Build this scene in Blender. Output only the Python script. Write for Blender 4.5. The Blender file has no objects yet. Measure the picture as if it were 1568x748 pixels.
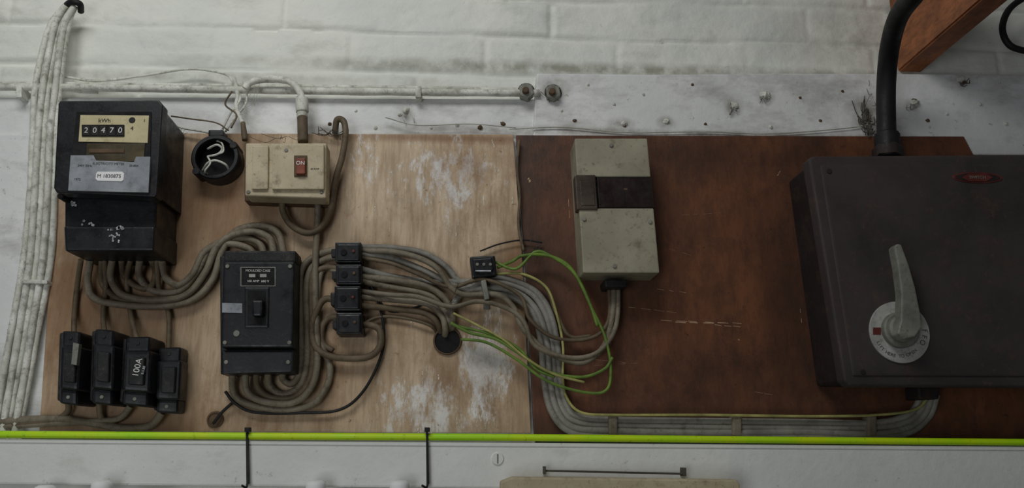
import bpy, bmesh, math, random
from mathutils import Vector, Matrix, Euler, noise
random.seed(4)
sc = bpy.context.scene
try:
    sc.view_settings.view_transform = 'Standard'
    sc.view_settings.look = 'None'
except Exception: pass

# ------------------------------------------------ survey camera (units: 1568-wide picture measurements)
F = 1250.0; W = 1568.0; H = 748.0
CAM = Vector((0.0, -1.30, 1.50))
ROT = Euler((math.radians(104), 0, math.radians(-3.2)))
R = ROT.to_matrix()
def P(px, py, d=0.0):
    """point of the plane parallel to the wall, d metres in front of it"""
    v = R @ Vector(((px - W/2)/F, (H/2 - py)/F, -1))
    t = (-d - CAM.y)/v.y
    return CAM + v*t
def mpp(px, py, d): return (P(px+5, py, d) - P(px-5, py, d)).length/10

cam = bpy.data.cameras.new('camera'); co = bpy.data.objects.new('camera', cam)
sc.collection.objects.link(co); co.location = CAM; co.rotation_euler = ROT
cam.sensor_width = 36; cam.lens = 36*F/W; cam.clip_start = 0.02
sc.camera = co

# ------------------------------------------------ materials
K = 0.55
def lin(c):
    c /= 255.0
    return c/12.92 if c <= .04045 else ((c+.055)/1.055)**2.4
def S(r, g, b, k=K): return (min(.9, lin(r)/k), min(.9, lin(g)/k), min(.9, lin(b)/k), 1)
class NT:
    def __init__(s, name):
        s.m = bpy.data.materials.new(name); s.m.use_nodes = True
        s.t = s.m.node_tree; s.b = s.t.nodes['Principled BSDF']
        s.tc = s.t.nodes.new('ShaderNodeTexCoord')
    def n(s, k): return s.t.nodes.new(k)
    def l(s, a, b): s.t.links.new(a, b)
    def map(s, scale=(1,1,1), loc=(0,0,0)):
        m = s.n('ShaderNodeMapping'); m.inputs['Scale'].default_value = scale; m.inputs['Location'].default_value = loc
        s.l(s.tc.outputs['Object'], m.inputs['Vector']); return m.outputs[0]
    def noise(s, scale, vec=None, detail=6, rough=.6):
        n = s.n('ShaderNodeTexNoise'); n.inputs['Scale'].default_value = scale
        n.inputs['Detail'].default_value = detail; n.inputs['Roughness'].default_value = rough
        s.l(vec if vec is not None else s.tc.outputs['Object'], n.inputs['Vector']); return n.outputs[0]
    def ramp(s, x, a, b, lo=0., hi=1.):
        r = s.n('ShaderNodeMapRange'); r.inputs[1].default_value = a; r.inputs[2].default_value = b
        r.inputs[3].default_value = lo; r.inputs[4].default_value = hi
        s.l(x, r.inputs[0]); return r.outputs[0]
    def mix(s, f, a, b):
        m = s.n('ShaderNodeMix'); m.data_type = 'RGBA'
        if isinstance(f, float): m.inputs[0].default_value = f
        else: s.l(f, m.inputs[0])
        for v, i in ((a, 6), (b, 7)):
            if isinstance(v, tuple): m.inputs[i].default_value = v
            else: s.l(v, m.inputs[i])
        return m.outputs[2]
    def math(s, op, a, b):
        m = s.n('ShaderNodeMath'); m.operation = op
        for v, i in ((a, 0), (b, 1)):
            if isinstance(v, (float, int)): m.inputs[i].default_value = v
            else: s.l(v, m.inputs[i])
        return m.outputs[0]
    def blob(s, c, rx, rz):
        m = s.n('ShaderNodeMapping'); m.vector_type = 'POINT'
        m.inputs['Scale'].default_value = (1/rx, 0, 1/rz); m.inputs['Location'].default_value = (-c.x/rx, 0, -c.z/rz)
        s.l(s.tc.outputs['Object'], m.inputs['Vector'])
        v = s.n('ShaderNodeVectorMath'); v.operation = 'LENGTH'; s.l(m.outputs[0], v.inputs[0])
        return s.ramp(v.outputs['Value'], 1.0, 0.2)
    def bump(s, h, st, dist=.002):
        b = s.n('ShaderNodeBump'); b.inputs['Strength'].default_value = st; b.inputs['Distance'].default_value = dist
        s.l(h, b.inputs['Height']); s.l(b.outputs[0], s.b.inputs['Normal'])
def M(name, c1, c2=None, scale=25, rough=.6, bump=.15, bscale=250, metal=0, dirt=None, dirt_amt=.55, spec=None):
    t = NT(name)
    if c2 is None: c2 = (c1[0]*.72, c1[1]*.70, c1[2]*.68, 1)
    c = t.mix(t.ramp(t.noise(scale), .35, .65), c1, c2)
    if dirt:
        a = dirt_amt-.10
        c = t.mix(t.math('MULTIPLY', t.ramp(t.noise(scale*2.3, detail=9, rough=.75), a, a+.2), .85), c, dirt)
        c = t.mix(t.math('MULTIPLY', t.ramp(t.noise(scale*9, detail=5, rough=.8), .57, .69), .75), c, dirt)
    t.l(c, t.b.inputs['Base Color'])
    t.l(t.ramp(t.noise(scale*1.7, detail=8, rough=.7), .35, .7, max(.05, rough-.08), min(1, rough+.25)), t.b.inputs['Roughness'])
    t.b.inputs['Metallic'].default_value = metal
    if spec is not None: t.b.inputs['Specular IOR Level'].default_value = spec
    t.bump(t.noise(bscale), bump); return t.m

def paint(name, c1, c2, dirt_dark, amt=.7, big=.56, rough_h=.004, extra=None, bst=.5, bsc=70, fine=.8):
    t = NT(name)
    c = t.mix(t.ramp(t.noise(5), .35, .7), c1, c2)
    c = t.mix(t.math('MULTIPLY', t.ramp(t.noise(55, detail=8, rough=.8), .61, .70), fine), c, dirt_dark)
    c = t.mix(t.math('MULTIPLY', t.ramp(t.noise(11, t.map((.5,1,1)), detail=10, rough=.72), big, .78), amt), c, dirt_dark)
    c = t.mix(t.math('MULTIPLY', t.ramp(t.noise(170, detail=4, rough=.8), .67, .72), fine*.9), c, dirt_dark)
    if extra: 
        for cc, rx, rz, am in extra: c = t.mix(t.math('MULTIPLY', t.math('MULTIPLY', t.blob(cc, rx, rz), am), t.ramp(t.noise(30, detail=8), .3, .6)), c, dirt_dark)
    t.l(c, t.b.inputs['Base Color']); t.b.inputs['Roughness'].default_value = .6
    t.bump(t.noise(bsc, detail=5, rough=.55), bst, rough_h); return t.m
m_wall = paint('white_painted_brick', S(188,189,180), S(172,175,170), S(116,115,104), .55, .54, .003, [(P(900,106,0), .9, .018, .9), (P(300,118,0), .5, .015, .6), (P(1350,60,0), .25, .1, .5)], .45, 90, .5)  # flat extra blobs darken thin lines along the lower edge of the brickwork
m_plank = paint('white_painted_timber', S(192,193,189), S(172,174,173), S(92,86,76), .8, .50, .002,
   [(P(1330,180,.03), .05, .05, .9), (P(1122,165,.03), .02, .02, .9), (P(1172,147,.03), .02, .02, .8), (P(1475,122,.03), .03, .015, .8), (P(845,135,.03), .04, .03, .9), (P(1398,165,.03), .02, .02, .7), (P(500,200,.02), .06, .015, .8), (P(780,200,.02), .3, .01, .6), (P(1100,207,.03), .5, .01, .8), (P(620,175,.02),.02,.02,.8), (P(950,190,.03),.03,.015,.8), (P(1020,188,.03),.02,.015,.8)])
m_trunk = paint('white_trunking_paint', (.86,.87,.84,1), (.74,.75,.73,1), S(118,114,102), .45, .56, .002)
m_whitecab = M('painted_white_cable', S(190,190,180), S(152,152,142), 30, dirt=S(80,78,70), dirt_amt=.6)

def wood(name, light, mid, dark, gx, gz, blobs=(), darks=(), bl=(1,1,1,1), dk=(0,0,0,1), rough=.6, blamt=.8, bw=.11, ga=.7, gb=.5, grime=.75):
    t = NT(name)
    g1 = t.noise(14, t.map((gx,1,gz)), detail=8, rough=.65)
    g2 = t.noise(60, t.map((gx,1,gz)), detail=6, rough=.7)
    big = t.noise(4.5, t.map((1.3,1,.7)), detail=4)
    c = t.mix(t.ramp(big, .35, .65), mid, light)
    c = t.mix(t.math('MULTIPLY', t.ramp(g1, .42, .70), ga), c, dark)
    c = t.mix(t.math('MULTIPLY', t.ramp(g2, .46, .66), gb), c, dark)
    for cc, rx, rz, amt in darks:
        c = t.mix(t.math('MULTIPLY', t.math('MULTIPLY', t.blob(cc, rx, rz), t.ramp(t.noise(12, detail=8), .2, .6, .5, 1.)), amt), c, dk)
    st = t.noise(26, t.map((gx*.8,1,gz*2.4), (3,0,5)), detail=10, rough=.8)
    for cc, rx, rz, th in blobs:
        f = t.math('MULTIPLY', t.ramp(t.math('ADD', st, t.math('MULTIPLY', t.blob(cc, rx, rz), .20)), th, th+bw), t.ramp(t.blob(cc, rx, rz), 0, .5))
        c = t.mix(t.math('MULTIPLY', f, blamt), c, bl)
    gr = t.noise(9, t.map((1,1,.8), (9,2,4)), detail=10, rough=.75)      # general grime and small spots
    c = t.mix(t.math('MULTIPLY', t.ramp(gr, .48, .70), grime), c, dk)
    c = t.mix(t.math('MULTIPLY', t.ramp(t.noise(90, detail=4, rough=.7), .65, .73), .85), c, dk)
    t.l(c, t.b.inputs['Base Color']); t.b.inputs['Roughness'].default_value = rough
    t.bump(g2, .4, .0015); return t.m
B = 0.035
m_ply = wood('weathered_plywood', S(178,160,136), S(160,140,115), S(108,88,66), 2.0, .26,
    blobs=[(P(660,625,B), .14, .08, .62), (P(742,560,B), .07, .13, .60), (P(690,270,B), .15, .14, .66), (P(560,250,B), .10, .10, .69)],
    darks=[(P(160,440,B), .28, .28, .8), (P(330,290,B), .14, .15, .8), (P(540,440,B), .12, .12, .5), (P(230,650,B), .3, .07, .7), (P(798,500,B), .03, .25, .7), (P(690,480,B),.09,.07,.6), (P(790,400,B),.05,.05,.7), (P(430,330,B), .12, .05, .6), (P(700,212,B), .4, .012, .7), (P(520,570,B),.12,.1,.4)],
    bl=S(216,210,196), dk=S(100,68,38))
m_brown = wood('reddish_brown_board', S(100,61,38), S(82,49,31), S(54,33,23), 1.2, .5,
    darks=[(P(850,430,B), .08, .24, .7), (P(1060,240,B), .2, .06, .7), (P(1220,450,B),.07,.3,.7), (P(1000,655,B),.4,.04,.6), (P(810,300,B), .03, .2, .5), (P(1100,580,B), .15, .08, .4)], dk=S(42,28,21), rough=.5, grime=.9)
m_joist = wood('joist_timber', S(150,92,54), S(122,72,42), S(66,38,22), 3, 3, dk=S(60,34,22))
m_black = M('black_bakelite', S(19,20,24), S(12,12,15), 18, .36, .1, dirt=S(44,42,38), dirt_amt=.69, spec=.4)
m_black2 = M('dusty_black_plastic', S(30,30,31), S(18,18,20), 40, .5, .15, dirt=S(72,66,56), dirt_amt=.66, spec=.35)
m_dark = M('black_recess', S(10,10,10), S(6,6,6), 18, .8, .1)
m_box = M('dark_enamel_steel', S(54,48,48), S(42,37,37), 9, .6, .12, 300, dirt=S(66,53,45), dirt_amt=.64, spec=.3)
m_boxs = M('dark_enamel_rusty', S(36,31,31), S(26,22,22), 9, .6, .2, 200, dirt=S(52,37,30), dirt_amt=.6, spec=.3)
m_beige = M('aged_beige_enamel', S(158,148,124), S(138,127,104), 14, .5, .08, dirt=S(80,65,46), dirt_amt=.63)
m_olive = M('aged_grey_enamel', S(132,128,110), S(114,110,94), 12, .55, .06, dirt=S(76,68,54), dirt_amt=.64)
m_brownd = M('grimy_base', S(78,60,42), S(56,43,30), 30, .7, .2)
m_cream = M('cream_dial_plate', S(164,155,124), S(146,136,104), 18, .5, .02, dirt=S(98,84,56), dirt_amt=.66)
m_silver = M('dull_aluminium_plate', S(128,131,136), S(104,107,112), 20, .45, .05, dirt=S(74,74,75), dirt_amt=.62)
m_metal = M('cast_alloy', S(112,112,104), S(86,86,79), 22, .5, .15, dirt=S(58,54,46), dirt_amt=.62)
m_dial = M('worn_dial_ring', S(146,146,142), S(120,120,116), 30, .5, .08, dirt=S(78,74,68), dirt_amt=.62)
m_label = M('white_label', S(222,222,216), S(200,200,195), 10, .6, .02)
m_text = M('dark_print', S(20,20,20), None, 10, .6, 0)
m_wtext = M('white_print', S(190,190,185), None, 10, .6, 0)
m_gtext = M('grey_print', S(66,66,66), None, 10, .6, 0)
m_red = M('dark_red_enamel', S(84,34,30), S(62,26,22), 18, .5, .05)
m_rocker = M('rust_orange_rocker', S(112,56,36), S(90,42,28), 40, .5, .05)
m_maroon = M('dark_maroon_plastic', S(30,17,14), S(18,11,10), 20, .3, .05)
m_latch = M('smoked_brown_plastic', S(58,48,40), S(40,33,28), 20, .4, .05, dirt=S(80,70,56), dirt_amt=.66)
m_cabg = M('grey_pvc_cable', S(112,104,90), S(84,76,62), 22, .55, .12, dirt=S(54,45,33), dirt_amt=.60)
m_cabg2 = M('grey_pvc_cable_clean', S(120,118,111), S(94,91,84), 22, .5, .08, dirt=S(62,57,48), dirt_amt=.63)
m_cabb = M('brown_grey_cable', S(90,78,60), S(66,56,42), 22, .6, .12, dirt=S(46,36,26), dirt_amt=.6)
m_cabk = M('black_cable', S(22,22,23), S(14,14,14), 22, .5, .1, spec=.35)
m_green = M('green_earth_cable', S(92,118,42), S(66,86,34), 45, .5, .05)
m_yellow = M('yellow_earth_cable', S(146,140,84), S(106,105,60), 45, .5, .05)
m_lime = M('lime_green_plastic', S(165,240,10), S(135,218,12), 12, .4, .05, dirt=S(90,130,20), dirt_amt=.8)
m_web = M('cobweb_dust', S(66,62,56), S(46,43,38), 22, .9, 0)
m_webw = M('white_thread', S(165,165,155), S(120,120,110), 22, .9, 0)
m_scr = M('pale_scratches', S(158,130,106), S(118,94,72), 60, .7, 0)
m_scuff = M('white_scuffs', S(165,168,172), S(100,100,104), 60, .7, 0)
m_floor = M('concrete_floor', S(90,88,84), S(70,68,64), 5, .8, .2, 60)
m_lid = M('clear_window_dark', S(64,54,34), S(42,37,26), 18, .3, .02)

# ------------------------------------------------ geometry helpers
def add(name, bm, mats, smooth=False):
    me = bpy.data.meshes.new(name); bm.normal_update(); bm.to_mesh(me); bm.free()
    for m in (mats if isinstance(mats, (list, tuple)) else [mats]): me.materials.append(m)
    if smooth:
        for p in me.polygons: p.use_smooth = True
    o = bpy.data.objects.new(name, me); sc.collection.objects.link(o); return o
def group(name, kids, depth=None):
    pts = []
    for k in kids:
        pts += [k.matrix_world @ Vector(v) for v in k.bound_box]
    c = sum(pts, Vector())/len(pts)
    e = bpy.data.objects.new(name, None); e.empty_display_size = .03; e.location = c
    sc.collection.objects.link(e)
    for k in kids:
        k.parent = e; k.matrix_parent_inverse = Matrix.Translation(c).inverted()
    return e
def rc(x0, y0, x1, y1): return [(x0,y0),(x1,y0),(x1,y1),(x0,y1)]
def prism(name, poly, df, db, mat, bev=.0015, taper=1.0, seg=2):
    """solid whose front outline is poly, from depth df back to depth db"""
    f = [P(x, y, df) for x, y in poly]
    c = sum(f, Vector())/len(f)
    bm = bmesh.new()
    vf = [bm.verts.new(v) for v in f]
    vb = [bm.verts.new((c.x+(v.x-c.x)*taper, -db, c.z+(v.z-c.z)*taper)) for v in f]
    n = len(f)
    bm.faces.new(vf); bm.faces.new(vb[::-1])
    for i in range(n): bm.faces.new((vf[i], vb[i], vb[(i+1)%n], vf[(i+1)%n]))
    bmesh.ops.recalc_face_normals(bm, faces=bm.faces)
    if bev > 0: bmesh.ops.bevel(bm, geom=list(bm.edges), offset=bev, segments=seg, affect='EDGES', profile=.6, clamp_overlap=True)
    return add(name, bm, mat)
def disc(name, cx, cy, r, df, db, mat, bev=.0008, seg=40, ry=None, ir=0, r2=1.0):
    c = P(cx, cy, df); k = mpp(cx, cy, df); rx = r*k; rz = (ry or r)*k
    bm = bmesh.new(); rings = []
    prof = [(1.0*r2, db), (1.0, df+bev*-1), (1-bev/rx, df)]
    if ir: prof += [(ir, df), (ir, db)]
    for s, d in prof:
        rings.append([bm.verts.new((c.x+rx*s*math.cos(2*math.pi*i/seg), -d, c.z+rz*s*math.sin(2*math.pi*i/seg))) for i in range(seg)])
    for a, b in zip(rings, rings[1:]):
        for i in range(seg): bm.faces.new((a[i], a[(i+1)%seg], b[(i+1)%seg], b[i]))
    if ir:
        a, b = rings[-1], rings[0]
        for i in range(seg): bm.faces.new((a[i], a[(i+1)%seg], b[(i+1)%seg], b[i]))
    else:
        bm.faces.new(rings[-1]); bm.faces.new(rings[0][::-1])
    bmesh.ops.recalc_face_normals(bm, faces=bm.faces)
    return add(name, bm, mat)
def spline(pts, n=10):
    out = []
    p = [pts[0]*2-pts[1]] + pts + [pts[-1]*2-pts[-2]]
    for i in range(1, len(p)-2):
        a, b, c, d = p[i-1:i+3]
        for j in range(n):
            t = j/n
            out.append(.5*((2*b)+(c-a)*t+(2*a-5*b+4*c-d)*t*t+(3*b-a-3*c+d)*t**3))
    out.append(pts[-1]); return out
def tube_into(bm, pts, r, mi=0, seg=10, n=10, lump=0.0):
    pts = spline(pts, n)
    T = (pts[1]-pts[0]).normalized(); up = Vector((0,1,0))
    if abs(T.dot(up)) > .9: up = Vector((1,0,0))
    N = (up-T*up.dot(T)).normalized(); rings = []
    for i, p in enumerate(pts):
        t = pts[min(i+1, len(pts)-1)]-pts[max(i-1, 0)]
        if t.length < 1e-9: t = T
        T = t.normalized(); N = (N-T*N.dot(T)).normalized(); Bn = T.cross(N)
        rr = r*(1+lump*noise.noise(p*60))
        rings.append([bm.verts.new(p+(N*math.cos(2*math.pi*k/seg)+Bn*math.sin(2*math.pi*k/seg))*rr) for k in range(seg)])
    for a, b in zip(rings, rings[1:]):
        for k in range(seg):
            f = bm.faces.new((a[k], a[(k+1)%seg], b[(k+1)%seg], b[k])); f.material_index = mi; f.smooth = True
    for q in (rings[0][::-1], rings[-1]):
        f = bm.faces.new(q); f.material_index = mi
CD = B+.009
def path(pts, d=CD):
    return [P(q[0], q[1], q[2] if len(q) > 2 else d) for q in pts]
def cables(name, paths, mats, r=5., d=CD, lump=0.0, seg=10):
    """paths: list of (pts, radius_px or None, mat index)"""
    bm = bmesh.new()
    for e in paths:
        pts, rr, mi, dd = (list(e)+[None]*4)[:4]
        tube_into(bm, path(pts, dd if dd else d), (rr or r)*.00104, mi or 0, seg, lump=lump)
    bmesh.ops.recalc_face_normals(bm, faces=bm.faces)
    return add(name, bm, mats)
def offs(pts, o):
    out = []
    for i, q in enumerate(pts):
        a = pts[max(i-1, 0)]; b = pts[min(i+1, len(pts)-1)]
        tx, ty = b[0]-a[0], b[1]-a[1]; L = math.hypot(tx, ty) or 1
        out.append((q[0]-ty/L*o, q[1]+tx/L*o)+tuple(q[2:]))
    return out
def text(body, px, py, d, size, mat, rot=0, name='lettering'):
    cu = bpy.data.curves.new(name, 'FONT'); cu.body = body; cu.size = size*mpp(px, py, d)*1.35
    cu.align_x = 'CENTER'; cu.align_y = 'CENTER'; cu.extrude = .0002
    to = bpy.data.objects.new(name, cu); sc.collection.objects.link(to)
    bpy.context.view_layer.update()
    me = bpy.data.meshes.new_from_object(to.evaluated_get(bpy.context.evaluated_depsgraph_get()))
    bpy.data.objects.remove(to)
    me.transform(Matrix.Translation(P(px, py, d+.0003)) @ Matrix.Rotation(math.radians(90), 4, 'X') @ Matrix.Rotation(math.radians(rot), 4, 'Z'))
    me.materials.clear(); me.materials.append(mat)
    o = bpy.data.objects.new(name, me); sc.collection.objects.link(o); return o
def screw(px, py, r, d, mat=None, name='screw'):
    return disc(name, px, py, r, d+.0015, d-.001, mat or m_metal, .0005, 16)

# ------------------------------------------------ room shell
zt = P(784, -60, 0).z; zb = P(784, 225, 0).z
xs = [-2.6] + [-1.15+i*.0042 for i in range(int(2.5/.0042))] + [2.6]
zs = [0.0] + [zb+i*.0036 for i in range(int((zt-zb)/.0036))] + [2.75]
zj = P(784, 56, 0).z
def wy(x, z):
    ch = .074; k = (z-zj)/ch + .12*noise.noise(Vector((x*2.6, 0, 3))) + .05*noise.noise(Vector((x*12, 0, 3)))
    row = math.floor(k); fz = k-row
    dz = min(fz, 1-fz)*ch
    fx = (x+.09)/.232 + (0.5 if row % 2 else 0); fx -= math.floor(fx); dx = min(fx, 1-fx)*.232
    g = max(0, 1-dz/.010)**1.1; g = max(g, max(0, 1-dx/.008)*.55)
    h = .0034*noise.fractal(Vector((x*8, 1.3, z*12)), 1, 2, 4)+.0006*noise.noise(Vector((x*60, 0, z*70)))
    h += .007*max(0, noise.noise(Vector((x*5, 7, z*16)))-.15)
    g *= min(1.1, max(0, .55+1.1*noise.noise(Vector((x*4.5, row*3.1, 0)))))
    return g*.009-h
bm = bmesh.new(); grid = []
for z in zs:
    grid.append([bm.verts.new((x, wy(x, z) if (zb-.01 < z < 2.7 and abs(x) < 2) else 0, z)) for x in xs])
for a, b in zip(grid, grid[1:]):
    for i in range(len(xs)-1): bm.faces.new((a[i], a[i+1], b[i+1], b[i]))
add('wall_back', bm, m_wall, True)
bm = bmesh.new()
bm.faces.new([bm.verts.new(v) for v in ((-2.6,.02,0),(-2.6,-3.2,0),(2.6,-3.2,0),(2.6,.02,0))])
add('floor', bm, m_floor)

# painted timber behind the boards
g = [prism('board', [(-120,150),(300,149),(560,151),(820,152),(820,700),(-120,700)], .020, -.004, m_plank, .002),
     prism('lower_left_board', [(-60,207),(60,206),(90,212),(60,690),(-60,690)], .026, .0, m_plank, .002)]
group('trim_1', g)
prism('trim_2', [(822,112),(1000,114),(1200,112),(1750,115),(1750,238),(815,236),(819,150)], .030, -.004, m_plank, .003)
# joist running out of the wall above
xl = P(1374,110,0).x; xr = P(1410,110,0).x; zj0 = P(1390,111,0).z
bm = bmesh.new(); bmesh.ops.create_cube(bm, size=1)
bmesh.ops.transform(bm, matrix=Matrix.Translation(((xl+xr)/2, -1.2, zj0+.085)) @ Matrix.Diagonal((xr-xl, 2.4, .17, 1)), verts=bm.verts)
bmesh.ops.bevel(bm, geom=list(bm.edges), offset=.003, segments=2, affect='EDGES')
add('ceiling_joist', bm, m_joist)

# ------------------------------------------------ boards
def board(name, poly, mat, extra=()):
    b = prism('panel', poly, B, .0265, mat, .0012)
    return group(name, [b]+list(extra))
def flecks(items, d, mat, nm):
    bm = bmesh.new()
    for (x0,y0,x1,y1,w) in items:
        n = max(2, int(math.hypot(x1-x0, y1-y0)/22)+1)
        for j in range(n):
            t0, t1 = j/n+random.uniform(0,.3/n), (j+1)/n-random.uniform(0,.4/n)
            a = P(x0+(x1-x0)*t0, y0+(y1-y0)*t0+random.uniform(-1,1)*.6, d); b = P(x0+(x1-x0)*t1, y0+(y1-y0)*t1, d)
            dv = (b-a).normalized(); nn = Vector((-dv.z, 0, dv.x))*w*.0006
            bm.faces.new([bm.verts.new(q) for q in (a-nn*.3, b-nn, b+nn*.4, a+nn)])
    return add(nm, bm, mat)
pf = [(random.uniform(560,785), random.uniform(215,655)) for _ in range(34)]+[(random.uniform(600,760), random.uniform(560,655)) for _ in range(26)]
items = [(x, y, x+random.uniform(-1,1), y+random.uniform(3,16), random.uniform(.5,2.0)) for x, y in pf]
items += [(697,345,699,366,1.6),(752,212,758,228,1.4),(540,330,560,345,.4),(600,300,640,312,.3)]
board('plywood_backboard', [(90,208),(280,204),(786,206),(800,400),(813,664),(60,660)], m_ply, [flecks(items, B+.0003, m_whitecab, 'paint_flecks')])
items = [(1010,491,1140,496,1.3),(1030,494,1095,495,1.6),(958,470,1040,480,.8),(1005,443,1052,449,.9),(1090,498,1135,501,1),(870,300,873,340,.8),(880,548,960,556,.4),
         (1130,520,1133,522,2),(808,272,812,279,4),(1195,262,1190,270,1.2),(1225,470,1228,500,.8),(905,560,980,556,.4),(1150,600,1190,606,.5),(1040,330,1110,326,.35),(1020,380,1060,392,.35)]
board('brown_backboard', [(790,207),(1476,209),(1492,240),(1700,242),(1700,672),(818,672),(804,400)], m_brown, [flecks(items, B+.0003, m_scr, 'scratches')])

# ------------------------------------------------ electricity meter
g = []
g.append(prism('base_housing', [(99,296),(240,298),(238,350),(99,350)], .125, B, m_black, .003, 1.0))
g.append(prism('terminal_cover', [(97,346),(237,346),(235,385),(99,385)], .135, B, m_black, .004, .99, 3))
g.append(prism('upper_housing', [(95,158),(242,157),(245,162),(239,298),(84,292),(92,162)], .150, B, m_black, .006, .97, 3))
g.append(prism('glass_frame', [(92,154),(243,153),(249,160),(240,299),(236,302),(86,295),(82,288),(89,159)], .163, .140, m_black, .005, 1, 3))
g.append(prism('window_recess', [(117,171),(232,171),(229,296),(103,293)], .1645, .150, m_dark, .001))
g.append(prism('dial_plate', [(123,176),(228,177),(226,219),(120,217)], .1660, .160, m_cream, .0005))
g.append(prism('register_window', rc(125,191,190,209), .1675, .160, m_dark, .0005))
g.append(prism('dark_band', [(133,220),(222,220),(220,247),(131,247)], .1658, .160, m_lid, .0005))
g.append(prism('brass_bar', [(136,228),(190,228),(190,234),(136,234)], .1670, .160, m_brownd, .0005))
g.append(prism('rating_plate', [(108,238),(143,238),(147,246),(205,248),(208,240),(230,240),(227,295),(104,292)], .1672, .160, m_silver, .0005))
g.append(prism('serial_label', [(149,263),(187,263),(190,266),(189,276),(186,278),(149,277),(146,274),(147,266)], .1682, .162, m_label, .0005))
for i, c in enumerate('20470'):
    g.append(prism('digit_wheel_%d' % i, rc(127+i*13,193,137+i*13,207), .1680, .163, m_text, .0003))
    g.append(text(c, 132+i*13, 200, .1680, 9.5, m_wtext, name='digit_%d' % i))
g.append(text('kWh', 160, 185, .166, 7, m_text, name='unit_print'))
g.append(text('4', 202, 197, .166, 7, m_text)); g.append(text('1', 221, 185, .166, 5, m_text))
g.append(disc('indicator', 202, 184, 5, .1668, .162, m_text, .0003, 18))
g.append(text('ELECTRICITY METER', 166, 251, .1672, 4, m_gtext)); g.append(text('240V 50Hz', 130, 254, .1672, 3.6, m_gtext)); g.append(text('20-80A', 205, 254, .1672, 3.6, m_gtext))
g.append(text('M 1830875', 167, 270, .1682, 6, m_gtext)); g.append(text('1972', 118, 275, .1672, 4, m_gtext))
g.append(disc('seal_screw_left', 92, 300, 5, .15, .13, m_black2)); g.append(disc('seal_screw_right', 231, 303, 4, .15, .13, m_black2))
bm = bmesh.new()
for (x0,y0,x1,y1,w) in [(120,336,143,346,3),(178,350,188,348,4),(165,353,172,350,2),(160,371,185,356,2.5),(172,358,182,372,2),(108,309,116,316,3)]:
    for j in range(6):
        a = P(x0+(x1-x0)*random.random(), y0+(y1-y0)*random.random(), .1362 if y0 > 345 else .1262)
        an = random.uniform(0, 3.1); q = [a+Vector((math.cos(an+t)*.001*w*random.uniform(.3,1), 0, math.sin(an+t)*.0007*w)) for t in (0,1.3,2.8,4.2,5.3)]
        bm.faces.new([bm.verts.new(v) for v in q])
g.append(add('scuff_marks', bm, m_scuff))
group('electricity_meter', g)

# ------------------------------------------------ round conduit box
g = [disc('rim', 329, 240, 37, B+.034, B, m_black, .002, 48, ir=.82), disc('back_plate', 329, 241, 32, B+.008, B, m_dark)]
g.append(cables('loose_wires', [([(318,228,B+.02),(332,222,B+.042),(340,228,B+.04),(334,236,B+.035),(318,240,B+.02)], 1.7, 0),
   ([(310,262,B+.02),(318,250,B+.035),(330,246,B+.04),(345,252,B+.035),(352,262,B+.02)], 1.7, 0), ([(318,240,B+.02),(322,250,B+.04),(314,262,B+.04),(318,268,B+.02)], 1.4, 0),
   ([(334,236,B+.035),(342,232,B+.04),(340,220,B+.03),(330,215,B+.02)], 1.3, 0)], m_whitecab))
g.append(disc('lug_left', 300, 262, 6, B+.036, B, m_black2, .001, 20)); g.append(disc('lug_right', 357, 222, 6, B+.036, B, m_black2, .001, 20))
g.append(prism('spout', rc(318,198,342,210), B+.03, B, m_black, .004))
group('round_junction_box', g)

# ------------------------------------------------ beige isolator switch
g = [prism('base', [(374,226),(499,226),(499,312),(374,308)], B+.028, B, m_brownd, .002),
     prism('cover', [(376,219),(500,219),(499,304),(375,300)], B+.062, B+.026, m_beige, .003, 1.0, 3),
     prism('left_panel', [(386,223),(411,223),(410,290),(385,290)], B+.067, B+.06, m_beige, .002),
     prism('right_panel', [(416,221),(496,221),(496,290),(416,290)], B+.068, B+.06, m_beige, .002),
     prism('switch_surround', rc(450,238,470,270), B+.0705, B+.06, m_brownd, .001),
     prism('rocker', rc(453,242,467,266), B+.076, B+.066, m_rocker, .0015),
     text('ON', 460, 250, B+.076, 6.5, m_wtext),
     screw(438,230,3,B+.068), screw(380,294,3,B+.062), screw(492,294,3,B+.062), text('60 AMP', 482, 259, B+.068, 3, m_gtext)]
group('isolator_switch', g)

# ------------------------------------------------ moulded case circuit breaker
g = [prism('base', [(336,392),(455,390),(452,572),(337,574)], B+.040, B, m_black2, .003),
     prism('top_terminal_cover', [(342,384),(453,384),(452,402),(342,402)], B+.055, B+.01, m_black2, .003),
     prism('centre_face', [(342,400),(451,400),(449,533),(338,533)], B+.066, B+.03, m_black, .004, 1, 3),
     prism('bottom_terminal_cover', [(338,537),(450,537),(448,570),(339,573)], B+.058, B+.01, m_black, .003),
     prism('toggle_frame', [(374,440),(412,440),(411,502),(374,502)], B+.0685, B+.05, m_black, .002),
     prism('toggle_slot', rc(379,445,407,498), B+.0690, B+.05, m_dark, .0005),
     prism('toggle', [(385,460),(402,460),(401,484),(386,484)], B+.084, B+.06, m_black, .003, 1.1),
     prism('rating_plate_rim', rc(368,409,422,439), B+.0672, B+.05, m_metal, .0004), prism('rating_plate', rc(369.5,410.5,420.5,437.5), B+.0675, B+.05, m_dark, .0003),
     text('MOULDED CASE', 395, 415, B+.0677, 3.8, m_wtext), text('100 AMP  660 V', 395, 431, B+.0677, 3.8, m_wtext),
     prism('value_tag_1', rc(381,420,391,425), B+.068, B+.06, m_dial, .0002), prism('value_tag_2', rc(398,420,408,425), B+.068, B+.06, m_dial, .0002),
     prism('white_label', [(340,464),(371,465),(371,480),(340,479)], B+.0672, B+.05, m_silver, .0003),
     disc('test_button', 362, 511, 5, B+.068, B+.05, m_metal, .0005, 20)]
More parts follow.
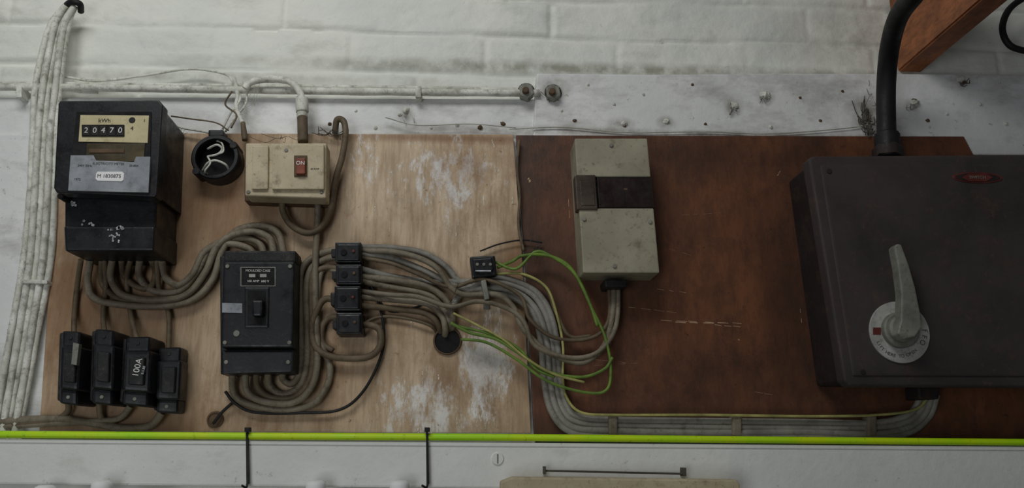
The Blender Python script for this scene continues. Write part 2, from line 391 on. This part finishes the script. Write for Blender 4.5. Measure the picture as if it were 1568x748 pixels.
for x, y in ((348,408),(444,408),(344,525),(443,525),(346,555),(441,555)): g.append(screw(x, y, 3.2, B+.067 if y < 530 else B+.0585, m_metal))
group('circuit_breaker', g)

# ------------------------------------------------ fuse cutouts
def fuse(poly, df, txt=None):
    (x0,y0),(x1,y1),(x2,y2),(x3,y3) = poly
    def q(u0,v0,u1,v1):
        f = lambda u,v: ((x0*(1-u)+x1*u)*(1-v)+(x3*(1-u)+x2*u)*v, (y0*(1-u)+y1*u)*(1-v)+(y3*(1-u)+y2*u)*v)
        return [f(u0,v0), f(u1,v0), f(u1,v1), f(u0,v1)]
    g = [prism('base', q(-.05,.03,1.06,.97), df-.025, B, m_black2, .004, 1, 3),
         prism('top_shroud', q(.05,0,.95,.24), df-.008, B, m_black, .006, 1, 3),
         prism('fuse_carrier', q(.0,.20,1,.80), df, B+.01, m_black, .006, 1, 3),
         prism('carrier_grip', q(.22,.30,.78,.70), df+.006, df-.01, m_black2, .003, 1, 3),
         prism('bottom_shroud', q(.03,.78,.97,1), df-.010, B, m_black, .006, 1, 3)]
    f = q(.5,.1,.5,.1)[0]; g.append(screw(f[0], f[1], 3, df-.008, m_black2))
    f = q(.5,.9,.5,.9)[0]; g.append(screw(f[0], f[1], 3, df-.010, m_metal))
    if txt:
        f = q(.5,.45,.5,.45)[0]; g.append(text(txt, f[0]+2, f[1], df+.0062, 10, m_wtext, 82))
        g.append(text('B.S.88', f[0]+11, f[1]+4, df+.0062, 4, m_scuff, 82))
    return g
f1 = fuse([(92,506),(124,508),(119,622),(88,618)], .110); f1.append(prism('paper_tag', [(112,525),(121,527),(117,560),(109,558)], .1175, .108, m_metal, .0003))
group('service_fuse', f1)
group('service_fuse', fuse([(142,503),(176,506),(172,622),(138,618)], .110))
group('service_fuse', fuse([(190,516),(232,515),(227,624),(184,620)], .108, '100A'))
group('service_fuse', fuse([(239,533),(279,531),(273,634),(236,632)], .080))

# ------------------------------------------------ connector blocks
for k, (y0, y1, xo) in enumerate([(371,402,0),(405,436,1),(438,476,-1),(479,512,2)]):
    x0, x1 = 513+xo, 553+xo*.7
    g = [prism('body', [(x0,y0),(x1,y0),(x1,y1),(x0,y1)], B+.040, B, m_black, .002),
         prism('lid', [(x0+3,y0+3),(x1-3,y0+3),(x1-3,y1-3),(x0+3,y1-3)], B+.046, B+.03, m_black, .002),
         disc('screw_well', x0+13, (y0+y1)/2, 5, B+.048, B+.04, m_dark, .0005, 20),
         disc('screw_head', x0+28, (y0+y1)/2-2, 2.4, B+.0485, B+.04, m_red if k in (0,2) else m_brownd, .0005, 16),
         prism('side_lug', rc(x0-6,y0+10,x0+2,y1-8), B+.025, B, m_black2, .002)]
    group('cable_connector_block', g)
g = [prism('body', [(719,393),(758,391),(761,422),(723,426)], B+.030, B, m_black, .003), prism('lid', [(724,397),(753,395),(756,414),(727,417)], B+.034, B+.02, m_black, .002)]
for i in range(3): g.append(disc('terminal_%d' % i, 731+i*10, 405, 2.5, B+.0355, B+.03, m_metal, .0005, 14))
g.append(prism('strip', rc(728,414,752,416), B+.0355, B+.03, m_scuff, .0003))
group('terminal_connector', g)

# ------------------------------------------------ consumer unit
X = lambda u, v: ((880+(893-880)*v)*(1-u)+(991+(1010-991)*v)*u, 212+(418-212)*v)
def q(u0,v0,u1,v1): return [X(u0,v0), X(u1,v0), X(u1,v1), X(u0,v1)]
g = [prism('enclosure', q(0,.005,1,1), B+.062, B, m_olive, .002),
     prism('top_cover', q(0,0,1,.285), B+.068, B+.058, m_olive, .002),
     prism('bottom_cover', q(0,.52,1,1.0), B+.070, B+.058, m_olive, .002),
     prism('breaker_recess', q(.02,.29,.99,.52), B+.0635, B+.05, m_dark, .0005),
     prism('latch_block', q(-.03,.27,.25,.53), B+.073, B+.05, m_latch, .002),
     prism('latch_face', q(.03,.32,.22,.50), B+.0742, B+.06, m_latch, .001),
     prism('window', q(.27,.295,1.02,.515), B+.0665, B+.05, m_maroon, .001)]
for i in range(3): g.append(prism('window_rib_%d' % i, q(.45+i*.17,.30,.455+i*.17,.51), B+.0672, B+.06, m_dark, .0002))
g.append(prism('glint_tag', q(.62,.37,.67,.385), B+.0672, B+.06, m_brownd, .0002))
for u, v in ((.5,.05),(.42,.95),(.06,.6),(.94,.62)): g.append(screw(*X(u, v), 3, B+.069 if v < .3 else B+.071))
g.append(prism('cable_entry', [(925,428),(962,428),(960,440),(927,440)], B+.045, B, m_black2, .003))
group('consumer_unit', g)

# ------------------------------------------------ large switch enclosure
g = [prism('case', [(1243,247),(1705,243),(1705,588),(1292,586)], B+.098, B, m_boxs, .008, 1.0, 4),
     prism('lid', [(1238,243),(1246,239),(1705,236),(1705,594),(1302,592),(1293,584)], B+.118, B+.092, m_box, .007, 1.0, 4),
     prism('lid_panel', [(1256,252),(1695,250),(1695,578),(1306,577)], B+.1205, B+.11, m_box, .004, 1.0, 3),
     prism('top_flange', [(1330,238),(1390,238),(1390,246),(1330,246)], B+.09, B+.02, m_boxs, .003)]
dd = B+.1205
g += [disc('badge_rim', 1497, 272, 38, dd+.0012, dd-.002, m_red, .0005, 48, ry=8.5), disc('badge', 1497, 272, 35, dd+.0018, dd, m_boxs, .0005, 48, ry=6.8),
      prism('badge_lozenge', [(1473,272),(1484,266),(1510,266),(1521,272),(1510,278),(1484,278)], dd+.0024, dd, m_red, .0003),
      text('SWITCH', 1497, 272, dd+.0024, 5, m_metal)]
g += [disc('switch_plate', 1378, 509, 46, dd+.003, dd-.001, m_dial, .0006, 64),
      disc('switch_boss', 1382, 505, 27, dd+.014, dd, m_metal, .002, 48),
      disc('switch_hub', 1384, 503, 20, dd+.024, dd, m_metal, .003, 40),
      prism('lever', [(1370,378),(1375,373),(1381,375),(1392,405),(1402,440),(1410,480),(1412,502),(1402,516),(1386,520),(1375,512),(1380,490),(1381,450),(1376,410)], dd+.040, dd+.020, m_metal, .004, 1.0, 3),
      prism('red_marker', rc(1337,502,1349,513), dd+.0036, dd, m_red, .0003)]
for i, ch in enumerate('OFF'): g.append(text(ch, 1378+38*math.cos(math.radians(-25+i*14)), 509-38*math.sin(math.radians(-25+i*14)), dd+.003, 8, m_gtext, -115+i*14))
for i, ch in enumerate('LIFT HERE TO OPEN'):
    an = 205+i*6.5; g.append(text(ch, 1378+37*math.cos(math.radians(an)), 509-37*math.sin(math.radians(an)), dd+.003, 5, m_gtext, an+90))
for x, y in ((1270,262),(1322,570)): g.append(screw(x, y, 4, dd, m_boxs))
g.append(prism('bottom_gland', [(1405,592),(1440,592),(1438,612),(1407,612)], B+.05, B+.01, m_boxs, .003))
group('large_switch_enclosure', g)

# ------------------------------------------------ thick supply cable
g = [cables('sheath', [([(1440,-70,.34),(1405,-15,.27),(1376,25,.20),(1362,75,.13),(1357,130,.09),(1357,185,.08),(1359,240,.085)], 14.5, 0)], m_cabk, seg=20),
     cables('gland', [([(1358,207,.082),(1359,222,.084),(1360,244,.086)], 19, 0)], m_cabk, seg=12),
     cables('gland_nut', [([(1359,228,.083),(1360,244,.086)], 23, 0)], m_boxs, seg=6)]
group('supply_cable', g)
cables('hanging_black_cable', [([(1610,-20,.05),(1570,-4,.05),(1545,15,.05),(1535,42,.05),(1543,66,.05),(1565,77,.05),(1620,84,.05)], 5.5, 0)], m_cabk)

# ------------------------------------------------ white painted cables at left
base = [(112,8,.035),(96,35,.035),(84,80,.033),(76,140,.036),(70,205,.038),(66,300,.038),(58,400,.038),(42,500,.038),(28,580,.038),(16,650,.038),(10,700,.038)]
pp = []
for i, o in enumerate((-22,-12,-2,8,17)):
    pts = []
    for j, q_ in enumerate(base):
        k = min(1, (.12+j*.35)) * (1.0+.1*math.sin(i*2+j))
        pts.append((q_[0]+o*k+random.uniform(-1.2,1.2)-(10*max(0,1-j/2) if o < 0 else 0), q_[1]+(3*abs(o)/20 if j == 0 else 0), q_[2]+(.006 if i % 2 else 0)))
    pp.append((pts, 5.0, 0))
g = [cables('cable_runs', pp, m_whitecab, lump=.15), cables('grommet', [([(96,14,.02),(108,4,.045),(122,6,.045),(124,18,.03)], 5, 0)], m_cabk)]
for x, y in ((46,432),):
    g.append(prism('cable_clip', [(x-16,y-5),(x+26,y-3),(x+26,y+3),(x-16,y+2)], .052, .02, m_whitecab, .002))
group('painted_cable_run', g)

# ------------------------------------------------ conduit rail across the wall
g = [cables('pipe', [([(-60,133,.034),(100,134,.034),(300,137,.034),(520,140,.034),(700,142,.034),(826,143,.034)], 6.0, 0)], m_whitecab, lump=.15),
     cables('upper_pipe', [([(-60,128,.022),(300,131,.022),(560,134,.022),(818,138,.022)], 3.5, 0)], m_whitecab, lump=.25)]
for x in (28,640): g.append(prism('saddle_%d' % x, rc(x-4,131,x+5,149), .042, .0, m_whitecab, .002))
group('painted_conduit', g)
for (x, y) in ((806,138),(847,140)):
    g = [prism('hex_nut', [(x-11,y-6),(x-2,y-12),(x+9,y-8),(x+12,y+5),(x+3,y+12),(x-9,y+8)], .044, .025, m_metal, .002), disc('stud', x-1, y-1, 5, .052, .03, m_brownd, .001, 16),
         disc('washer', x, y+1, 13, .034, .028, m_cabk, .0005, 20)]
    group('conduit_bush', g)

# isolator feed conduits
g = [cables('bend', [([(375,136,.05),(385,126,.05),(415,121,.05),(445,126,.05),(460,143,.05),(463,160,.05),(463,185,.055),(464,215,.06)], 5.5, 0)], m_whitecab, lump=.2),
     cables('coupling', [([(462,150,.05),(463,172,.05)], 10, 0),([(462,160,.05),(463,182,.05)], 8.5, 0)], m_whitecab, seg=8),
     cables('dark_sleeve', [([(463,180,.053),(464,218,.06)], 8, 0)], m_cabb)]
group('switch_feed_conduit', g)
cables('painted_flex', [([(358,120,.03),(364,145,.04),(362,165,.04),(372,190,.045)], 3.6, 0), ([(372,188,.045),(375,215,.05)], 4, 1), ([(352,118,.03),(368,150,.04),(352,175,.04),(340,200,.045)], 1.8, 0),
   ([(378,140,.04),(376,160,.04),(360,180,.04),(345,202,.045)], 1.8, 0),([(100,118,.02),(150,124,.02),(220,116,.02),(290,106,.02),(340,112,.02),(358,122,.03)], 2.0, 0),
   ([(355,140,.04),(345,160,.04),(362,176,.045),(354,196,.05)], 1.4, 1), ([(262,185,.05),(275,195,.05),(300,200,.05),(322,204,.05)], 1.4, 0), ([(262,178,.05),(290,182,.05),(330,188,.05),(350,200,.05)], 1.2, 1),
   ([(100,130,.03),(118,140,.03),(150,142,.03)], 2.2, 0)], [m_whitecab, m_cabb], lump=.2)

# ------------------------------------------------ cable groups
cables('meter_tail_cables', [
 ([(138,398,.07),(135,435),(150,460),(225,470),(290,462),(325,430),(340,385),(362,354),(400,346),(426,358),(435,392)], 5.2, 0, CD+.004),
 ([(172,398,.07),(170,428),(190,453),(240,460),(285,452),(314,418),(330,382),(352,362),(388,355),(413,366),(420,392)], 5.2, 0, CD+.008),
 ([(214,398,.07),(214,425),(235,446),(275,446),(303,415),(322,380),(348,368),(376,365),(398,374),(405,392)], 5.2, 0, CD),
 ([(248,398,.07),(251,422),(272,437),(295,420),(312,387),(338,374),(362,375),(382,382),(388,392)], 5.2, 0, CD+.004),
 ([(156,398,.07),(156,432),(172,452),(195,462),(240,466),(288,457),(318,425),(335,384),(356,358),(395,350),(420,362),(428,392)], 4.5, 1, CD-.002),
 ([(186,398,.07),(190,422),(210,440),(230,440),(238,420),(232,398,.07)], 4.5, 1, CD),
 ([(124,398,.07),(118,440),(114,480),(113,512,.06)], 3.8, 1),
 ([(160,398,.07),(162,440),(158,480),(160,512,.06)], 3.8, 1),
 ([(200,398,.07),(194,430),(200,480),(210,522,.06)], 4, 1),
 ([(240,398,.07),(244,445),(258,480),(258,538,.05)], 3.6, 1)], [m_cabg, m_cabb])
cables('fuse_tail_cables', [
 ([(-40,652),(20,645),(90,642),(150,650),(190,656),(230,652),(248,632,.05)], 5.5, 0),
 ([(-40,660),(30,652),(110,648),(160,645),(185,640),(200,622,.05)], 4.5, 0),
 ([(105,616,.05),(103,632),(80,645),(20,652)], 4.5, 1), ([(152,616,.05),(155,640),(170,654)], 4.5, 1)], [m_cabg, m_cabb])
cables('breaker_output_cables', [
 ([(356,566,.06),(357,598),(372,616),(425,628),(478,620),(501,590),(505,560),(495,535),(486,500),(488,430),(500,410),(520,420,.05)], 5, 0),
 ([(376,566,.06),(378,598),(400,614),(445,618),(474,598),(486,555),(483,470),(483,400),(486,340),(487,298,.06)], 5, 0, CD+.006),
 ([(410,566,.06),(413,590),(430,604),(452,598),(467,575),(471,520),(469,450),(475,415),(492,400),(520,392,.05)], 5, 0),
 ([(432,566,.06),(434,582),(446,588),(457,575),(461,540),(459,440),(465,408),(488,390),(520,381,.05)], 5, 0),
 ([(392,566,.06),(395,594),(415,609),(448,609),(470,590),(479,550),(477,440),(484,418),(500,410),(520,412,.05)], 4.6, 1, CD+.003),
 ([(520,462,.05),(500,458),(488,470),(478,500),(484,532),(510,547),(560,548),(581,532),(582,508),(570,499),(550,498,.05)], 5, 1, CD+.008),
 ([(520,487,.05),(505,488),(494,500),(494,525),(510,538)], 4.5, 1)], [m_cabg, m_cabb])
cables('switch_tail_cables', [
 ([(434,298,.06),(433,322),(446,345),(470,357),(492,348),(506,320),(514,275),(524,240),(529,205),(526,186,.05),(516,184,.05),(513,205,.04)], 5, 0, CD+.010)], [m_cabb])
cables('thin_black_flex', [([(345,600),(360,618),(390,632),(460,633),(520,628),(556,600),(582,550),(588,510),(580,465),(562,425,.05)], 2.2, 0),
  ([(355,618),(340,632),(326,650)], 2.2, 0), ([(795,215,.045),(792,260),(796,300),(794,345),(802,385)], 2.4, 1),
  ([(735,385),(765,374),(800,368),(830,372)], 1.2, 0),([(565,440),(580,460),(600,478),(640,470),(670,455)], 1.6, 0)], [m_cabk, m_cabb])

main = [(748,436),(782,441),(812,456),(832,485),(842,530),(846,580),(856,625),(880,650),(940,655),(1080,658),(1230,659),(1330,660),(1385,652),(1412,632),(1424,600,.06)]
pp = []
heads = [[(550,379,.055),(600,380),(648,388),(682,408),(705,432)],
         [(550,389,.055),(600,396),(650,415),(690,436),(715,444)],
         [(550,412,.055),(600,424),(655,432),(700,432),(722,432)],
         [(688,505,.02),(690,480),(702,455),(720,444)]]
for i, o in enumerate((-13,-4.5,4.5,13)):
    tail = offs(main, -o*.95)
    tail = [(a[0]+random.uniform(-1,1), min(a[1]+random.uniform(-1,1), 668 if k < 12 else 999))+tuple(a[2:]) for k, a in enumerate(tail)]
    pp.append((heads[i]+tail, 4.9, 0, CD+.002*(i % 2)))
cables('submain_cables', pp, [m_cabg2])
cables('connector_output_cables', [
 ([(550,424,.055),(610,430),(658,440),(684,462),(694,490),(690,512,.02)], 5, 0, CD+.005),
 ([(550,430,.055),(600,440),(655,452),(678,472),(688,495),(684,516,.02)], 5, 0),
 ([(550,455,.055),(610,460),(655,466),(676,484),(682,505),(680,520,.02)], 4.8, 0, CD+.003),
 ([(550,468,.055),(610,474),(650,480),(670,496),(676,522,.02)], 4.6, 1),
 ([(550,384,.055),(600,386),(640,395),(670,412),(690,440),(712,452),(760,452),(785,470),(802,505),(840,540),(890,556),(925,530),(938,480),(940,430,.05)], 4.4, 0, CD+.014),
 ([(550,394,.055),(600,404),(640,420),(690,440),(740,428),(795,452),(812,490),(850,518),(905,518),(932,490),(932,430,.05)], 3, 1, CD+.014),
 ([(550,446,.055),(600,452),(640,455),(690,470),(730,462),(770,470),(800,490),(820,530),(870,548),(915,540),(943,500),(947,430,.05)], 3.6, 0, CD+.018),
 ([(800,420),(835,440),(852,480),(872,515),(905,515)], 3, 1, CD+.01),
 ([(550,500,.055),(580,486),(620,488),(660,500),(672,520,.02)], 2.2, 1)], [m_cabg, m_cabb])
cables('earth_cables', [
 ([(762,410,.05),(785,400),(800,392),(835,391),(868,405),(890,436),(905,470),(915,500)], 2.4, 0, CD+.02),
 ([(755,400,.05),(790,412),(820,386),(846,394),(880,420),(905,470),(926,515),(935,560),(930,596),(900,602),(840,585),(790,550),(745,525),(706,520)], 2.2, 0, CD+.02),
 ([(690,495),(720,510),(760,520),(800,545),(840,570),(890,578),(925,566),(938,548)], 2.4, 0, CD+.022),
 ([(694,480),(730,498),(770,520),(810,552),(850,574),(895,586)], 1.8, 1, CD+.024),
 ([(760,420,.05),(800,420),(836,440),(852,480),(862,530),(862,580),(868,610),(890,632),(940,636),(1080,636),(1240,638),(1340,636),(1400,628),(1425,605,.06)], 2.0, 1, CD+.014),
 ([(700,500),(750,512),(795,535),(820,565),(850,578)], 2.2, 0, CD+.02)], [m_green, m_yellow])
g = []
for x, y, a in ((938,650,0),(1128,652,0),(1335,653,0)):
    g.append(prism('saddle_%d' % x, [(x-6,y-16),(x+8,y-16),(x+8,y+16),(x-6,y+16)], CD+.012, B, m_cabg, .003))
g.append(prism('saddle_upper', [(736,430),(744,428),(750,458),(742,460)], CD+.024, B, m_metal, .002))
g.append(prism('saddle_tab', [(740,456),(748,456),(750,474),(740,474)], B+.004, B, m_metal, .001))
group('cable_saddles', g)
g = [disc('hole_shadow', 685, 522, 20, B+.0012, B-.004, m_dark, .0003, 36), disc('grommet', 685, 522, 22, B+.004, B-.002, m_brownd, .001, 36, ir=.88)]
group('cable_entry_hole', g)
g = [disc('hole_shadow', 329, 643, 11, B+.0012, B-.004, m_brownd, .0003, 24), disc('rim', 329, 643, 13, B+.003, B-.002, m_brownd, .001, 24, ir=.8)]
group('knot_hole', g)

# ------------------------------------------------ trunking with lime edge
T = .105
g = [prism('body', [(-200,671),(1780,686),(1780,757),(-200,741)], T, .0, m_trunk, .003), prism('cover_lip', [(-200,671),(1780,686),(1780,692),(-200,677)], T+.0015, T-.01, m_trunk, .001),
     disc('fixing_cap', 762, 703, 9.5, T+.002, T-.005, m_trunk, .0008, 28), prism('fixing_slot', rc(761,696,763,710), T+.003, T, m_metal, .0002)]
group('cable_trunking', g)
cables('lime_green_strip', [([(-200,664.5,T+.001),(400,668.5,T+.001),(784,670.5,T+.001),(1200,674.5,T+.001),(1780,680,T+.001)], 4.8, 0)], m_lime, seg=12)
for x in (378, 654):
    g = [prism('strap', [(x-2,657),(x+1,657),(x+3,742),(x-1,742)], T+.008, T+.001, m_cabk, .0006), prism('head', rc(x-4,655,x+4,662), T+.012, T, m_cabk, .001),
         cables('tail', [([(x+1,740,T+.008),(x-1,747,T+.012),(x-8,744,T+.016)], 1.5, 0)], m_cabk)]
    group('cable_tie', g)
for x in (70, 157, 484, 612):
    top = P(x, 736 if x > 100 else 743, .130)
    bm = bmesh.new()
    prof = [(.008,-.0005),(.0125,-.003),(.0135,-.007),(.0135,-.030),(.009,-.034),(.009,-top.z)]
    rings = []
    for r_, dz in prof: rings.append([bm.verts.new((top.x+r_*math.cos(a*math.pi/12), top.y+r_*math.sin(a*math.pi/12), top.z+dz)) for a in range(24)])
    for a, b in zip(rings, rings[1:]):
        for i in range(24): bm.faces.new((a[i], b[i], b[(i+1)%24], a[(i+1)%24]))
    bm.faces.new(rings[0][::-1]); bm.faces.new(rings[-1])
    bmesh.ops.recalc_face_normals(bm, faces=bm.faces)
    add('capped_white_pipe', bm, m_label, True)
g = [prism('body', [(772,741),(1130,743),(1132,960),(772,960)], .14, .0, m_beige, .003), prism('lid', [(766,738),(785,731),(1128,735),(1134,742),(1134,955),(766,955)], .155, .13, m_beige, .003)]
group('beige_wall_box', g)
g = [prism('bar', [(833,720),(1050,725),(1050,728),(833,723)], .122, .112, m_web, .001), prism('post_left', rc(833,715,836,727), .126, .100, m_web, .0006), prism('post_right', rc(1047,717,1051,730), .126, .100, m_web, .0006)]
group('metal_label_rail', g)

# ------------------------------------------------ plugs, cobwebs, threads
bm = bmesh.new()
for x, y, s in [(1172,146,9),(1124,163,7),(956,190,6),(1020,186,6),(1400,158,8),(1471,122,8),(622,170,6),(612,176,4),(735,196,5),(700,192,4),(575,196,4),(1225,150,3),(900,130,3),(1060,130,3),(770,190,5),(1180,195,4),(880,185,4),(1420,185,4),(505,190,4),(1500,160,4),(1256,185,3),(40,140,4),(28,143,4),(1530,128,3),
                (860,170,3),(940,160,3),(985,145,3),(1080,190,3),(1290,140,3),(1450,175,3),(1540,190,4),(660,196,3),(545,170,3)]:
    d = .030 if x > 820 else .020
    c = P(x, y, d)
    for rep in range(3 if s > 5 else 1):
        M4 = Matrix.Translation(c+Vector((random.uniform(-1,1)*s*.0006*(rep>0), 0, random.uniform(-1,1)*s*.0006*(rep>0)))) @ Matrix.Diagonal((s*.0009, s*.0009, s*.0008, 1))
        r_ = bmesh.ops.create_icosphere(bm, subdivisions=2, radius=1 if rep == 0 else .6, matrix=M4)
        dark = rep == 1 or (s <= 5 and random.random() < .4)
        for v in r_['verts']:
            v.co += Vector([random.uniform(-1,1)*s*.00018 for _ in range(3)])
            for f in v.link_faces: f.material_index = 1 if dark else 0
add('painted_wall_plugs', bm, [m_whitecab, m_brownd])
bm = bmesh.new()
def webs(cx, cy, n, sx, sy, d, r=.6, mi=0):
    for _ in range(n):
        a = (cx+random.gauss(0,sx), cy+random.gauss(0,sy)); b = (cx+random.gauss(0,sx), cy+random.gauss(0,sy))
        m_ = ((a[0]+b[0])/2+random.uniform(-4,4), (a[1]+b[1])/2+random.uniform(0,8))
        tube_into(bm, [P(*a, d), P(*m_, d+.004), P(*b, d+.001)], r*.0006, mi, 5, 5)
webs(1326,180,20,8,12,.033,1.1); webs(1332,198,12,8,6,.034,1.2); webs(845,142,6,8,6,.034,.8); webs(805,142,6,8,6,.036,.8)
webs(1395,165,5,6,6,.032,.5); webs(1172,150,4,6,5,.032,.5); webs(1122,168,6,5,5,.032,.6); webs(1475,126,6,8,4,.032,.8)
webs(500,202,14,14,4,.045,1.0); webs(820,382,12,12,6,.05,.7); webs(625,178,4,6,6,.023,.5); webs(380,150,10,10,18,.05,.6,1); webs(270,205,6,12,5,.04,.7,1)
webs(1200,265,6,8,8,.05,.4); webs(690,470,8,10,14,.06,.6)
webs(1330,150,6,5,18,.033,.6); webs(430,210,6,24,4,.08,.6)
for p in ([(780,198),(860,195),(960,203),(1080,202),(1180,205),(1300,196),(1338,188)], [(590,180),(640,192),(720,190),(790,196)]):
    tube_into(bm, [P(x, y, .034) for x, y in p], .0009, 1, 5, 8)
bmesh.ops.recalc_face_normals(bm, faces=bm.faces)
add('cobweb_strands', bm, [m_web, m_webw])

# ------------------------------------------------ lighting
def area(name, loc, tgt, size, sy, en, col):
    l = bpy.data.lights.new(name, 'AREA'); l.shape = 'RECTANGLE'; l.size = size; l.size_y = sy; l.energy = en; l.color = col
    o = bpy.data.objects.new(name, l); sc.collection.objects.link(o); o.location = loc
    o.rotation_euler = (Vector(tgt)-Vector(loc)).to_track_quat('-Z', 'Y').to_euler()
area('added_key_light', (-.50, -1.15, 2.85), (-.30, 0, 1.75), 1.1, .4, 9.0, (.99,1,.97))  # unseen area lamp, added as soft key from upper left
area('added_fill_light', (-.9, -2.2, 1.1), (-.2, 0, 1.5), .9, 1.2, 8.5, (.95,.98,1))  # unseen fill, added low at left to brighten the trunking front
w = bpy.data.worlds.new('world'); sc.world = w; w.use_nodes = True
w.node_tree.nodes['Background'].inputs[0].default_value = (.93,.97,1,1); w.node_tree.nodes['Background'].inputs[1].default_value = .045
